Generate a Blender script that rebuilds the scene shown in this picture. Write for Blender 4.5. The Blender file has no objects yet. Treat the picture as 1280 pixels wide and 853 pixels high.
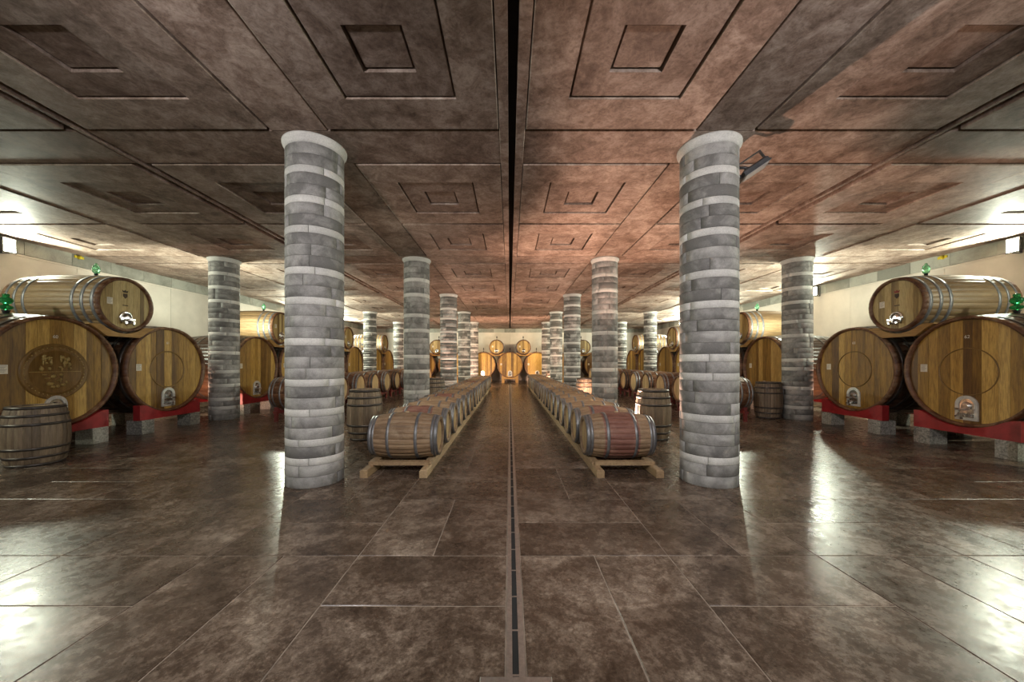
import bpy, math, random
from math import sin, cos, pi, sqrt, radians
from mathutils import Vector, Matrix

S = bpy.context.scene
COL = S.collection
rng = random.Random(7)

# ------------------------------------------------------------------ camera
cam_data = bpy.data.cameras.new('camera')
cam = bpy.data.objects.new('camera', cam_data)
COL.objects.link(cam)
cam.location = (-0.03, 0.0, 1.5)
cam.rotation_euler = (radians(90), 0, 0)
cam_data.sensor_width = 36.0
cam_data.lens = 450.0 / 1280.0 * 36.0
cam_data.shift_x = 3.0 / 1280.0
cam_data.shift_y = -26.5 / 1280.0 * -1.0
cam_data.clip_start = 0.05
cam_data.clip_end = 200
S.camera = cam

# ------------------------------------------------------------------ world, exposure
world = bpy.data.worlds.new('world')
S.world = world
world.use_nodes = True
wb = world.node_tree.nodes['Background']
wb.inputs[0].default_value = (0.92, 0.90, 0.95, 1)
wb.inputs[1].default_value = 0.2
S.view_settings.view_transform = 'Standard'
S.view_settings.look = 'None'
S.view_settings.gamma = 1.0
S.view_settings.use_curve_mapping = False
S.view_settings.exposure = 0.75

WALL_LIGHT = 680.0
COLUMN_FILL = 130.0
COLUMN_FILL_COLOR = (1.0, 0.90, 0.76)
WALL_LIGHT_COLOR = (0.93, 1.0, 0.80)
WARM_COLOR = (1.0, 0.60, 0.43)

def lamp(name, loc, kind, energy, color, size=0.06, target=None, angle=160, blend=0.3):
    d = bpy.data.lights.new(name, kind)
    d.energy = energy
    d.color = color
    if kind in ('POINT', 'SPOT'):
        d.shadow_soft_size = size
    if kind == 'SPOT':
        d.spot_size = radians(angle)
        d.spot_blend = blend
    if kind == 'AREA':
        d.shape = 'DISK'
        d.size = size
    o = bpy.data.objects.new(name, d)
    COL.objects.link(o)
    o.location = loc
    if target is not None:
        v = Vector(target) - Vector(loc)
        o.rotation_euler = v.to_track_quat('-Z', 'Y').to_euler()
    return o

# ------------------------------------------------------------------ materials
def new_mat(name):
    m = bpy.data.materials.new(name)
    m.use_nodes = True
    return m, m.node_tree.nodes, m.node_tree.links, m.node_tree.nodes['Principled BSDF']

def node(N, t, **kw):
    n = N.new(t)
    for k, v in kw.items():
        setattr(n, k, v)
    return n

def ramp(N, stops, interp='LINEAR'):
    r = N.new('ShaderNodeValToRGB')
    r.color_ramp.interpolation = interp
    e = r.color_ramp.elements
    while len(e) < len(stops):
        e.new(0.5)
    for i, (p, c) in enumerate(stops):
        e[i].position = p
        e[i].color = (c[0], c[1], c[2], 1)
    return r

def coords(N, L, scale=(1, 1, 1), per_object=True):
    """object coordinates, shifted by each object's own random number"""
    tc = N.new('ShaderNodeTexCoord')
    mp = N.new('ShaderNodeMapping')
    mp.inputs['Scale'].default_value = scale
    if per_object:
        oi = N.new('ShaderNodeObjectInfo')
        mul = node(N, 'ShaderNodeMath', operation='MULTIPLY')
        mul.inputs[1].default_value = 37.0
        L.new(oi.outputs['Random'], mul.inputs[0])
        add = node(N, 'ShaderNodeVectorMath', operation='ADD')
        L.new(tc.outputs['Object'], add.inputs[0])
        L.new(mul.outputs[0], add.inputs[1])
        L.new(add.outputs[0], mp.inputs['Vector'])
    else:
        L.new(tc.outputs['Object'], mp.inputs['Vector'])
    return mp.outputs['Vector']

def noise(N, L, vec, scale, detail=6, rough=0.6, dist=0.0):
    n = N.new('ShaderNodeTexNoise')
    n.inputs['Scale'].default_value = scale
    n.inputs['Detail'].default_value = detail
    n.inputs['Roughness'].default_value = rough
    n.inputs['Distortion'].default_value = dist
    L.new(vec, n.inputs['Vector'])
    return n.outputs['Fac']

def mixc(N, L, fac, a, b, mode='MIX'):
    m = node(N, 'ShaderNodeMix', data_type='RGBA', blend_type=mode)
    for sock, v in ((m.inputs[0], fac), (m.inputs[6], a), (m.inputs[7], b)):
        if isinstance(v, (int, float)):
            sock.default_value = v
        elif isinstance(v, tuple):
            sock.default_value = (v[0], v[1], v[2], 1)
        else:
            L.new(v, sock)
    return m.outputs[2]

def maprange(N, L, v, a, b, c, d):
    m = N.new('ShaderNodeMapRange')
    L.new(v, m.inputs[0])
    for i, x in enumerate((a, b, c, d)):
        m.inputs[i + 1].default_value = x
    return m.outputs[0]

def bump(N, L, h, bsdf, strength=0.3, dist=0.01):
    b = N.new('ShaderNodeBump')
    b.inputs['Strength'].default_value = strength
    b.inputs['Distance'].default_value = dist
    L.new(h, b.inputs['Height'])
    L.new(b.outputs[0], bsdf.inputs['Normal'])

def tone_value(N, L, attr):
    """0..1 tone: the object's random number, or the mesh's own 'tone' attribute per piece"""
    if attr:
        a = N.new('ShaderNodeAttribute')
        a.attribute_name = 'tone'
        return a.outputs['Fac']
    return N.new('ShaderNodeObjectInfo').outputs['Random']

def mat_stone(name, dark, light, attr=False, tone_amt=0.55, rough=0.75, scale=3.0, stain=0.5):
    m, N, L, B = new_mat(name)
    v = coords(N, L, per_object=not attr)
    n1 = noise(N, L, v, scale, 8, 0.65, 0.4)
    n2 = noise(N, L, v, scale * 22, 3, 0.7)
    base = ramp(N, [(0.30, dark), (0.62, light)])
    t = tone_value(N, L, attr)
    mixv = node(N, 'ShaderNodeMath', operation='MULTIPLY_ADD')
    L.new(t, mixv.inputs[0]); mixv.inputs[1].default_value = tone_amt
    add = node(N, 'ShaderNodeMath', operation='MULTIPLY_ADD')
    L.new(n1, add.inputs[0]); add.inputs[1].default_value = 1.0; add.inputs[2].default_value = -0.13 - tone_amt * 0.35
    L.new(add.outputs[0], mixv.inputs[2])
    L.new(mixv.outputs[0], base.inputs[0])
    sp = ramp(N, [(0.35, (0.62, 0.62, 0.62)), (0.6, (1, 1, 1))])
    L.new(n2, sp.inputs[0])
    c = mixc(N, L, stain, base.outputs[0], sp.outputs[0], 'MULTIPLY')
    L.new(c, B.inputs['Base Color'])
    B.inputs['Roughness'].default_value = rough
    bump(N, L, n2, B, 0.25, 0.004)
    return m

def mat_floor(name, attr=False):
    m, N, L, B = new_mat(name)
    v = coords(N, L, per_object=not attr)
    n1 = noise(N, L, v, 1.9, 9, 0.68, 0.6)
    n2 = noise(N, L, v, 11, 8, 0.75, 0.3)
    n3 = noise(N, L, v, 70, 3, 0.7)
    t = tone_value(N, L, attr)
    n4 = noise(N, L, v, 38, 6, 0.8, 0.2)
    def madd(a, k, c):
        m_ = node(N, 'ShaderNodeMath', operation='MULTIPLY_ADD')
        L.new(a, m_.inputs[0]); m_.inputs[1].default_value = k
        if isinstance(c, float): m_.inputs[2].default_value = c
        else: L.new(c, m_.inputs[2])
        return m_.outputs[0]
    f = madd(n1, .85, madd(n2, .55, madd(n4, .55, madd(t, .09, -.53))))
    base = ramp(N, [(0.30, FLOOR_C[0]), (0.46, FLOOR_C[1]), (0.58, FLOOR_C[2]), (0.76, FLOOR_C[3])])
    L.new(f, base.inputs[0])
    sp = ramp(N, [(0.36, (0.72, 0.70, 0.68)), (0.62, (1.12, 1.1, 1.08))])
    L.new(n3, sp.inputs[0])
    c = mixc(N, L, 0.8, base.outputs[0], sp.outputs[0], 'MULTIPLY')
    L.new(c, B.inputs['Base Color'])
    r = maprange(N, L, n2, 0.3, 0.7, 0.17, 0.37)
    B.inputs['Specular IOR Level'].default_value = 0.21
    L.new(r, B.inputs['Roughness'])
    bump(N, L, n2, B, 0.08, 0.004)
    return m
FLOOR_C = [(0.040, 0.027, 0.019), (0.085, 0.059, 0.043), (0.165, 0.124, 0.095), (0.36, 0.295, 0.235)]

def mat_ceiling(name, k=1.0):
    m, N, L, B = new_mat(name)
    v = coords(N, L)
    n1 = noise(N, L, v, 1.7, 10, 0.72, 0.5)
    n2 = noise(N, L, v, 30, 4, 0.75)
    n3 = noise(N, L, v, 6.0, 9, 0.75, 0.8)
    a = node(N, 'ShaderNodeMath', operation='MULTIPLY_ADD')
    L.new(n3, a.inputs[0]); a.inputs[1].default_value = .7
    b = node(N, 'ShaderNodeMath', operation='MULTIPLY_ADD')
    L.new(n1, b.inputs[0]); b.inputs[1].default_value = .9; b.inputs[2].default_value = -.30
    L.new(b.outputs[0], a.inputs[2])
    base = ramp(N, [(0.30, (0.085 * k, 0.056 * k, 0.042 * k)), (0.47, (0.20 * k, 0.148 * k, 0.118 * k)), (0.66, (0.36 * k, 0.295 * k, 0.25 * k))])
    L.new(a.outputs[0], base.inputs[0])
    t = tone_value(N, L, False)
    tr = ramp(N, [(0.0, (0.80, 0.79, 0.79)), (1.0, (1.12, 1.10, 1.09))])
    L.new(t, tr.inputs[0])
    c = mixc(N, L, 1.0, base.outputs[0], tr.outputs[0], 'MULTIPLY')
    sp = ramp(N, [(0.34, (0.55, 0.53, 0.51)), (0.52, (1.08, 1.08, 1.08))])
    L.new(n2, sp.inputs[0])
    c = mixc(N, L, 0.6, c, sp.outputs[0], 'MULTIPLY')
    L.new(c, B.inputs['Base Color'])
    B.inputs['Roughness'].default_value = 0.6
    B.inputs['Specular IOR Level'].default_value = 0.3
    bump(N, L, n2, B, 0.25, 0.005)
    return m

def mat_wood(name, stops, grain_axis, attr=False, tone_amt=0.5, rough=0.45, scale=9.0, wear=None, coat=0.0, fine=0.35):
    """grain runs along grain_axis of the object's own coordinates"""
    m, N, L, B = new_mat(name)
    sc = [scale, scale, scale]
    sc['xyz'.index(grain_axis)] = scale * 0.09
    v = coords(N, L, tuple(sc), per_object=True)
    n1 = noise(N, L, v, 1.0, 6, 0.62, 0.35)
    v2 = coords(N, L, tuple(x * 6 for x in sc), per_object=True)
    n2 = noise(N, L, v2, 1.0, 4, 0.7, 0.2)
    t = tone_value(N, L, attr)
    a = node(N, 'ShaderNodeMath', operation='MULTIPLY_ADD')
    L.new(n1, a.inputs[0]); a.inputs[1].default_value = 0.8; a.inputs[2].default_value = 0.1 - tone_amt * 0.5
    b = node(N, 'ShaderNodeMath', operation='MULTIPLY_ADD')
    L.new(t, b.inputs[0]); b.inputs[1].default_value = tone_amt
    L.new(a.outputs[0], b.inputs[2])
    base = ramp(N, stops)
    L.new(b.outputs[0], base.inputs[0])
    sp = ramp(N, [(0.35, (0.55, 0.5, 0.45)), (0.58, (1.05, 1.05, 1.05))])
    L.new(n2, sp.inputs[0])
    c = mixc(N, L, fine * 2, base.outputs[0], sp.outputs[0], 'MULTIPLY')
    if wear:
        nw = noise(N, L, coords(N, L, (1, 1, 1)), 5.0, 7, 0.7, 0.3)
        wr = ramp(N, [(0.5, (0, 0, 0)), (0.72, (1, 1, 1))])
        L.new(nw, wr.inputs[0])
        c = mixc(N, L, wr.outputs[0], c, wear)
    L.new(c, B.inputs['Base Color'])
    B.inputs['Roughness'].default_value = rough
    B.inputs['Coat Weight'].default_value = coat
    B.inputs['Coat Roughness'].default_value = 0.2
    bump(N, L, n2, B, 0.2, 0.003)
    return m

def mat_plain(name, color, rough=0.5, metal=0.0, mottled=0.25, scale=14.0, emit=None, strength=0.0, bump_s=0.08):
    m, N, L, B = new_mat(name)
    v = coords(N, L)
    n1 = noise(N, L, v, scale, 5, 0.65)
    r = ramp(N, [(0.35, tuple(c * (1 - mottled) for c in color)), (0.65, tuple(min(1, c * (1 + mottled * 0.5)) for c in color))])
    L.new(n1, r.inputs[0])
    L.new(r.outputs[0], B.inputs['Base Color'])
    B.inputs['Roughness'].default_value = rough
    B.inputs['Metallic'].default_value = metal
    if emit:
        B.inputs['Emission Color'].default_value = (*emit, 1)
        B.inputs['Emission Strength'].default_value = strength
    else:
        bump(N, L, n1, B, bump_s, 0.003)
    return m

def mat_glass(name, color):
    m, N, L, B = new_mat(name)
    B.inputs['Base Color'].default_value = (*color, 1)
    B.inputs['Transmission Weight'].default_value = 0.85
    B.inputs['Roughness'].default_value = 0.08
    B.inputs['IOR'].default_value = 1.45
    return m

M = {}
M['block'] = mat_stone('grey_stone', (0.155, 0.148, 0.142), (0.43, 0.415, 0.40), False, 0.22, 0.75, 4.0)
M['band'] = mat_stone('pale_stone', (0.50, 0.485, 0.465), (0.70, 0.68, 0.65), False, 0.2)
M['block_far'] = mat_stone('grey_stone_joined', (0.15, 0.145, 0.135), (0.66, 0.64, 0.61), True, 0.75)
M['joint'] = mat_plain('stone_joint', (0.17, 0.16, 0.15), 0.9)
M['tile'] = mat_floor('polished_floor_stone')
M['tile_far'] = mat_floor('polished_floor_stone_joined', True)
M['grout'] = mat_plain('pale_grout', (0.33, 0.27, 0.21), 0.6, 0, 0.3, 6)
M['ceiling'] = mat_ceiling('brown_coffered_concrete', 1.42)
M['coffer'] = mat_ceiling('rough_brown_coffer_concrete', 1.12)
M['slab'] = mat_plain('dark_slab', (0.03, 0.026, 0.023), 0.8)
M['plaster'] = mat_plain('white_plaster', (0.66, 0.61, 0.54), 0.85, 0, 0.10, 1.3)
M['concrete'] = mat_stone('grey_concrete_band', (0.23, 0.23, 0.20), (0.42, 0.42, 0.37), False, 0.5, 0.8, 2.0, 0.3)
M['head'] = mat_wood('golden_oak', [(0.12, (0.12, 0.055, 0.010)), (0.42, (0.31, 0.168, 0.026)), (0.62, (0.44, 0.252, 0.045)), (0.9, (0.60, 0.39, 0.11))], 'z', False, 0.75, 0.5, 9.0, None, 0, 0.45)
M['head_s'] = mat_wood('pale_oak', [(0.12, (0.16, 0.092, 0.02)), (0.45, (0.36, 0.25, 0.075)), (0.9, (0.56, 0.43, 0.18))], 'z', False, 0.65, 0.5, 10.0)
M['cask'] = mat_wood('dark_varnished_oak', [(0.1, (0.020, 0.010, 0.006)), (0.5, (0.050, 0.024, 0.012)), (0.9, (0.10, 0.05, 0.025))], 'y', True, 0.4, 0.32, 8.0)
M['chime'] = mat_wood('red_brown_oak', [(0.1, (0.05, 0.018, 0.008)), (0.5, (0.13, 0.05, 0.02)), (0.9, (0.23, 0.11, 0.05))], 'y', True, 0.4, 0.5, 8.0, (0.28, 0.18, 0.10))
M['cask_s'] = mat_wood('brown_oak', [(0.1, (0.10, 0.06, 0.028)), (0.5, (0.23, 0.145, 0.068)), (0.9, (0.36, 0.25, 0.13))], 'y', True, 0.40, 0.5, 8.0)
M['carve'] = mat_wood('carved_oak', [(0.1, (0.07, 0.034, 0.007)), (0.5, (0.20, 0.108, 0.024)), (0.9, (0.36, 0.225, 0.08))], 'z', False, 0.2, 0.5, 12.0)
M['barrique'] = mat_wood('weathered_barrel_oak', [(0.1, (0.13, 0.078, 0.042)), (0.5, (0.27, 0.175, 0.10)), (0.9, (0.42, 0.295, 0.18))], 'x', True, 0.28, 0.65, 9.0, (0.34, 0.25, 0.16))
M['stain'] = mat_wood('wine_stained_oak', [(0.1, (0.10, 0.036, 0.028)), (0.5, (0.21, 0.088, 0.064)), (0.9, (0.33, 0.17, 0.12))], 'x', True, 0.25, 0.65, 9.0, (0.30, 0.17, 0.12))
M['upright'] = mat_wood('old_barrel_oak', [(0.1, (0.075, 0.052, 0.034)), (0.5, (0.16, 0.115, 0.075)), (0.9, (0.27, 0.20, 0.13))], 'x', True, 0.45, 0.6, 9.0)
M['bhead'] = mat_wood('pale_barrel_head', [(0.1, (0.36, 0.23, 0.10)), (0.5, (0.52, 0.37, 0.18)), (0.9, (0.66, 0.52, 0.30))], 'z', True, 0.4, 0.6, 9.0)
M['timber'] = mat_wood('raw_timber', [(0.1, (0.22, 0.14, 0.075)), (0.5, (0.38, 0.26, 0.14)), (0.9, (0.52, 0.39, 0.24))], 'y', False, 0.4, 0.7, 9.0)
M['beam'] = mat_wood('yellow_timber', [(0.1, (0.22, 0.11, 0.026)), (0.5, (0.38, 0.21, 0.055)), (0.9, (0.50, 0.31, 0.10))], 'x', False, 0.3, 0.6, 8.0)
M['hoop'] = mat_plain('galvanised_hoop', (0.24, 0.24, 0.25), 0.45, 0.6, 0.35, 9)
M['hoop_d'] = mat_plain('dark_hoop', (0.075, 0.065, 0.06), 0.38, 0.6, 0.3, 9)
M['chrome'] = mat_plain('chrome', (0.72, 0.72, 0.72), 0.18, 1.0, 0.12, 20)
M['plate'] = mat_plain('matte_steel_plate', (0.62, 0.61, 0.58), 0.4, 0.35, 0.15, 20)
M['steel'] = mat_plain('brushed_steel', (0.55, 0.54, 0.52), 0.38, 0.9, 0.2, 30)
M['red'] = mat_plain('red_paint', (0.30, 0.017, 0.020), 0.45, 0, 0.25, 8)
M['darkred'] = mat_plain('dark_red_steel', (0.13, 0.016, 0.014), 0.5, 0, 0.3, 8)
M['granite'] = mat_stone('granite', (0.13, 0.125, 0.11), (0.52, 0.49, 0.43), False, 0.2, 0.8, 30, 0.6)
M['paper'] = mat_plain('paper', (0.72, 0.67, 0.56), 0.8, 0, 0.08, 30)
M['ink'] = mat_plain('grey_ink', (0.28, 0.24, 0.2), 0.8)
M['white'] = mat_plain('white_paint', (0.78, 0.74, 0.66), 0.7)
M['black'] = mat_plain('black_rubber', (0.012, 0.012, 0.012), 0.9)
M['darkmetal'] = mat_plain('dark_metal', (0.06, 0.06, 0.062), 0.4, 0.5)
M['glass'] = mat_glass('green_glass', (0.03, 0.42, 0.13))
M['glass_b'] = mat_glass('pale_green_glass', (0.35, 0.85, 0.52))
M['lens'] = mat_plain('lit_lens', (0.9, 0.9, 0.85), 0.3, 0, 0.02, 5, (0.95, 1.0, 0.86), 30.0)
M['warmlens'] = mat_plain('lit_warm_lens', (0.9, 0.7, 0.5), 0.3, 0, 0.02, 5, (1.0, 0.55, 0.34), 12.0)
M['softlens'] = mat_plain('fill_lamp_lens', (0.9, 0.86, 0.8), 0.3, 0, 0.02, 5, (1.0, 0.9, 0.76), 6.0)  # glowing lens of the added fill lamps
M['clearlens'] = mat_plain('unlit_lens', (0.42, 0.44, 0.47), 0.15, 0.2, 0.05, 5)
M['yellow'] = mat_plain('yellow_plastic', (0.62, 0.50, 0.03), 0.4, 0, 0.1, 8)
M['redmark'] = mat_plain('brand_red_mark', (0.22, 0.03, 0.02), 0.7)
M['brandmark'] = mat_plain('burnt_mark', (0.05, 0.028, 0.012), 0.7)

# ------------------------------------------------------------------ mesh helpers
class MB:
    """collects vertices, faces, material slots and a tone per face"""
    def __init__(s):
        s.v, s.f, s.m, s.t, s.sm = [], [], [], [], []
    def face(s, idx, mi=0, tone=0.5, smooth=False):
        s.f.append(tuple(idx)); s.m.append(mi); s.t.append(tone); s.sm.append(smooth)
    def box(s, x0, x1, y0, y1, z0, z1, mi=0, tone=0.5):
        n = len(s.v)
        s.v += [(x0, y0, z0), (x1, y0, z0), (x1, y1, z0), (x0, y1, z0), (x0, y0, z1), (x1, y0, z1), (x1, y1, z1), (x0, y1, z1)]
        for q in ((0, 3, 2, 1), (4, 5, 6, 7), (0, 1, 5, 4), (1, 2, 6, 5), (2, 3, 7, 6), (3, 0, 4, 7)):
            s.face([n + i for i in q], mi, tone)
    def bbox(s, x0, x1, y0, y1, z0, z1, b=0.01, mi=0, tone=0.5):
        """box with the edges of its top (+z) bevelled"""
        n = len(s.v)
        s.v += [(x0, y0, z0), (x1, y0, z0), (x1, y1, z0), (x0, y1, z0),
                (x0, y0, z1 - b), (x1, y0, z1 - b), (x1, y1, z1 - b), (x0, y1, z1 - b),
                (x0 + b, y0 + b, z1), (x1 - b, y0 + b, z1), (x1 - b, y1 - b, z1), (x0 + b, y1 - b, z1)]
        s.face([n, n + 3, n + 2, n + 1], mi, tone)
        for a in (0, 4):
            for i in range(4):
                j = (i + 1) % 4
                s.face([n + a + i, n + a + j, n + a + 4 + j, n + a + 4 + i], mi, tone)
        s.face([n + 8, n + 9, n + 10, n + 11], mi, tone)
    def prism(s, pts, axis, a0, a1, mi=0, tone=0.5, smooth=False):
        """closed polygon pts (u,v) extruded along axis from a0 to a1"""
        n = len(s.v); k = len(pts)
        for a in (a0, a1):
            for u, w in pts:
                s.v.append((a, u, w) if axis == 'x' else (u, a, w) if axis == 'y' else (u, w, a))
        s.face(list(range(n, n + k))[::-1], mi, tone)
        s.face(list(range(n + k, n + 2 * k)), mi, tone)
        for i in range(k):
            j = (i + 1) % k
            s.face([n + i, n + j, n + k + j, n + k + i], mi, tone, smooth)
    def strip(s, lo, hi, axis, a0, a1, mi=0):
        """slab between two polylines (same u), extruded along axis: convex quads only"""
        for i in range(len(lo) - 1):
            s.prism([lo[i], lo[i + 1], hi[i + 1], hi[i]], axis, a0, a1, mi)
    def lathe(s, prof, axis, n=24, mi=0, tone=0.5, smooth=True, caps=True, closed=False, c=(0, 0, 0)):
        """profile [(a, r)] turned about axis"""
        b = len(s.v); k = len(prof)
        for a, r in prof:
            for i in range(n):
                th = 2 * pi * i / n
                p = (a, r * cos(th), r * sin(th)) if axis == 'x' else (r * sin(th), a, r * cos(th)) if axis == 'y' else (r * cos(th), r * sin(th), a)
                s.v.append((p[0] + c[0], p[1] + c[1], p[2] + c[2]))
        for j in range(k if closed else k - 1):
            j2 = (j + 1) % k
            for i in range(n):
                i2 = (i + 1) % n
                s.face([b + j * n + i, b + j * n + i2, b + j2 * n + i2, b + j2 * n + i], mi, tone, smooth)
        if caps and not closed:
            s.face(list(range(b, b + n))[::-1], mi, tone)
            s.face(list(range(b + (k - 1) * n, b + k * n)), mi, tone)
    def tube(s, p0, p1, r, n=8, mi=0, r1=None):
        p0, p1 = Vector(p0), Vector(p1)
        d = (p1 - p0).normalized()
        u = d.orthogonal().normalized(); w = d.cross(u)
        b = len(s.v)
        for p, rr in ((p0, r), (p1, r if r1 is None else r1)):
            for i in range(n):
                th = 2 * pi * i / n
                s.v.append(tuple(p + u * rr * cos(th) + w * rr * sin(th)))
        for i in range(n):
            j = (i + 1) % n
            s.face([b + i, b + j, b + n + j, b + n + i], mi, 0.5, True)
        s.face(list(range(b, b + n))[::-1], mi); s.face(list(range(b + n, b + 2 * n)), mi)
    def mesh(s, name, mats):
        me = bpy.data.meshes.new(name)
        me.from_pydata(s.v, [], s.f)
        for m in mats:
            me.materials.append(m)
        me.polygons.foreach_set('material_index', s.m)
        me.polygons.foreach_set('use_smooth', s.sm)
        at = me.attributes.new('tone', 'FLOAT', 'FACE')
        at.data.foreach_set('value', s.t)
        me.update()
        import bmesh
        bm = bmesh.new(); bm.from_mesh(me)
        bmesh.ops.recalc_face_normals(bm, faces=bm.faces)
        bm.to_mesh(me); bm.free()
        return me

def put(name, mesh, parent=None, loc=(0, 0, 0), rot=(0, 0, 0)):
    o = bpy.data.objects.new(name, mesh)
    COL.objects.link(o)
    o.location = loc
    o.rotation_euler = rot
    if parent is not None:
        o.parent = parent
    return o

def thing(name, label, cat, loc=(0, 0, 0), rz=0.0, group=None, kind='thing', mesh=None):
    o = bpy.data.objects.new(name, mesh)
    COL.objects.link(o)
    o.location = loc
    o.rotation_euler = (0, 0, rz)
    o['label'] = label
    o['category'] = cat
    o['kind'] = kind
    if group:
        o['group'] = group
    return o

def structure(name, label, mesh, loc=(0, 0, 0)):
    o = put(name, mesh, None, loc)
    o['kind'] = 'structure'
    o['label'] = label
    o['category'] = name.split('_')[0]
    return o

ORD = ['first', 'second', 'third', 'fourth', 'fifth', 'sixth', 'seventh', 'eighth', 'ninth', 'tenth', 'eleventh', 'twelfth',
       'thirteenth', 'fourteenth', 'fifteenth', 'sixteenth', 'seventeenth', 'eighteenth', 'nineteenth', 'twentieth', 'twenty-first',
       'twenty-second', 'twenty-third', 'twenty-fourth']

# ------------------------------------------------------------------ layout numbers (metres)
H = 4.21            # ceiling height
W = 10.95           # half width of the hall
Y0, Y1 = -6.0, 29.2
ROWY = [4.58 + 5.0 * k for k in range(5)]
CX1, CX2 = 2.5, 7.62

# ------------------------------------------------------------------ floor
mb = MB()
mb.box(-W, W, Y0, Y1, -0.25, -0.004)
floor = structure('floor', 'polished brown stone floor of large tiles with pale joints', mb.mesh('floor', [M['grout']]))
TB = 1.15
X_START, Y_START = 0.05, 1.64
NEAR_ROWS = range(-1, 7)
mb_h = MB(); mb_h.bbox(-TB / 2 + .004, TB / 2 - .004, -TB / 4 + .004, TB / 4 - .004, -0.02, 0, 0.003)
tile_h = mb_h.mesh('floor_tile', [M['tile']])
mb_v = MB(); mb_v.bbox(-TB / 4 + .004, TB / 4 - .004, -TB / 2 + .004, TB / 2 - .004, -0.02, 0, 0.003)
tile_v = mb_v.mesh('floor_tile', [M['tile']])
far = MB()
for side in (-1, 1):
    for j in range(-6, 24):
        ya = Y_START + TB * j
        if ya + TB > Y1 or ya < Y0:
            continue
        for i in range(0, 9):
            xa = X_START + TB * i
            cx = side * (xa + TB / 2)
            cy = ya + TB / 2
            horiz = (i + j + (0 if side < 0 else 1)) % 2 == 0
            near = j in NEAR_ROWS and xa < 1.45 * (ya + TB) + 0.6
            if near:
                if horiz:
                    put('tile', tile_h, floor, (cx, cy - TB / 4, 0)); put('tile', tile_h, floor, (cx, cy + TB / 4, 0))
                else:
                    put('tile', tile_v, floor, (cx - TB / 4, cy, 0)); put('tile', tile_v, floor, (cx + TB / 4, cy, 0))
            else:
                for d in (-1, 1):
                    g = .003
                    if horiz:
                        far.box(cx - TB / 2 + g, cx + TB / 2 - g, cy + (d - 1) * TB / 4 + g, cy + (d + 1) * TB / 4 - g, -.02, 0, 0, rng.random())
                    else:
                        far.box(cx + (d - 1) * TB / 4 + g, cx + (d + 1) * TB / 4 - g, cy - TB / 2 + g, cy + TB / 2 - g, -.02, 0, 0, rng.random())
o = put('tile_field', far.mesh('tile_field', [M['tile_far']]), floor)
o['kind'] = 'stuff'

# drain: open slot between two steel strips, with cross pins
drain = thing('floor_drain', 'long narrow slot drain with steel edges down the middle of the aisle floor', 'drain', (0.0, 0, 0))
for sx in (-1, 1):
    mb = MB(); mb.box(min(sx * .016, sx * .046), max(sx * .016, sx * .046), Y0, 26.0, -.03, 0.003)
    put('edge_strip', mb.mesh('edge_strip', [M['steel']]), drain)
mb = MB(); mb.box(-.016, .016, Y0, 26.0, -.0039, -.003)
put('slot_bed', mb.mesh('slot_bed', [M['black']]), drain)
mb = MB()
y = 1.72
while y < 12:
    mb.box(-.016, .016, y, y + .010, -.012, -.0005)
    y += .29
o = put('cross_pins', mb.mesh('cross_pins', [M['steel']]), drain); o['kind'] = 'stuff'
mb = MB(); mb.bbox(-.17, .17, 1.52, 1.705, .003, .012, .004)
put('end_plate', mb.mesh('end_plate', [M['steel']]), drain)

# ------------------------------------------------------------------ ceiling
mb = MB(); mb.box(-W, W, Y0, Y1, H + .17, H + .4)
ceiling = structure('ceiling', 'brown concrete ceiling of square stepped coffers and flat bands', mb.mesh('ceiling', [M['slab']]))

def coffer_mesh(w, l, ox=0.0):
    """precast coffer seen from below: frame, recess 1.14 m wide, deeper recess 0.47 m wide"""
    b = MB()
    def ring(x, y, z): 
        n = len(b.v)
        b.v += [(ox * (x < w / 2 - 1e-6) - x, -y, z), (ox * (x < w / 2 - 1e-6) + x, -y, z), (ox * (x < w / 2 - 1e-6) + x, y, z), (ox * (x < w / 2 - 1e-6) - x, y, z)]
        return n
    rs = [ring(w / 2, l / 2, .14), ring(w / 2, l / 2, .006), ring(w / 2 - .007, l / 2 - .007, 0), ring(.575, .565, 0), ring(.574, .564, .075), ring(.552, .542, .075),
          ring(.551, .541, .020), ring(.547, .537, .016), ring(.248, .238, .016), ring(.246, .236, .085), ring(.220, .210, .085), ring(.219, .209, .040)]
    for q, (a, c) in enumerate(zip(rs, rs[1:])):
        for i in range(4):
            j = (i + 1) % 4
            b.face([a + i, a + j, c + j, c + i], 1 if q > 4 else 0)
    a = rs[-1]
    b.face([a, a + 1, a + 2, a + 3], 1)
    return b.mesh('coffer_panel', [M['ceiling'], M['coffer']])

def flat_mesh(x0, x1, y0, y1):
    b = MB()
    g = .005
    n = 0
    for x, y, z in ((0, 0, .14), (0, 0, g), (g, g, 0)):
        b.v += [(x0 + x, y0 + y, z), (x1 - x, y0 + y, z), (x1 - x, y1 - y, z), (x0 + x, y1 - y, z)]
    for a in (0, 4):
        for i in range(4):
            j = (i + 1) % 4
            b.face([a + i, a + j, a + 4 + j, a + 4 + i])
    b.face([8, 9, 10, 11])
    return b.mesh('ceiling_band', [M['ceiling']])

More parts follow.
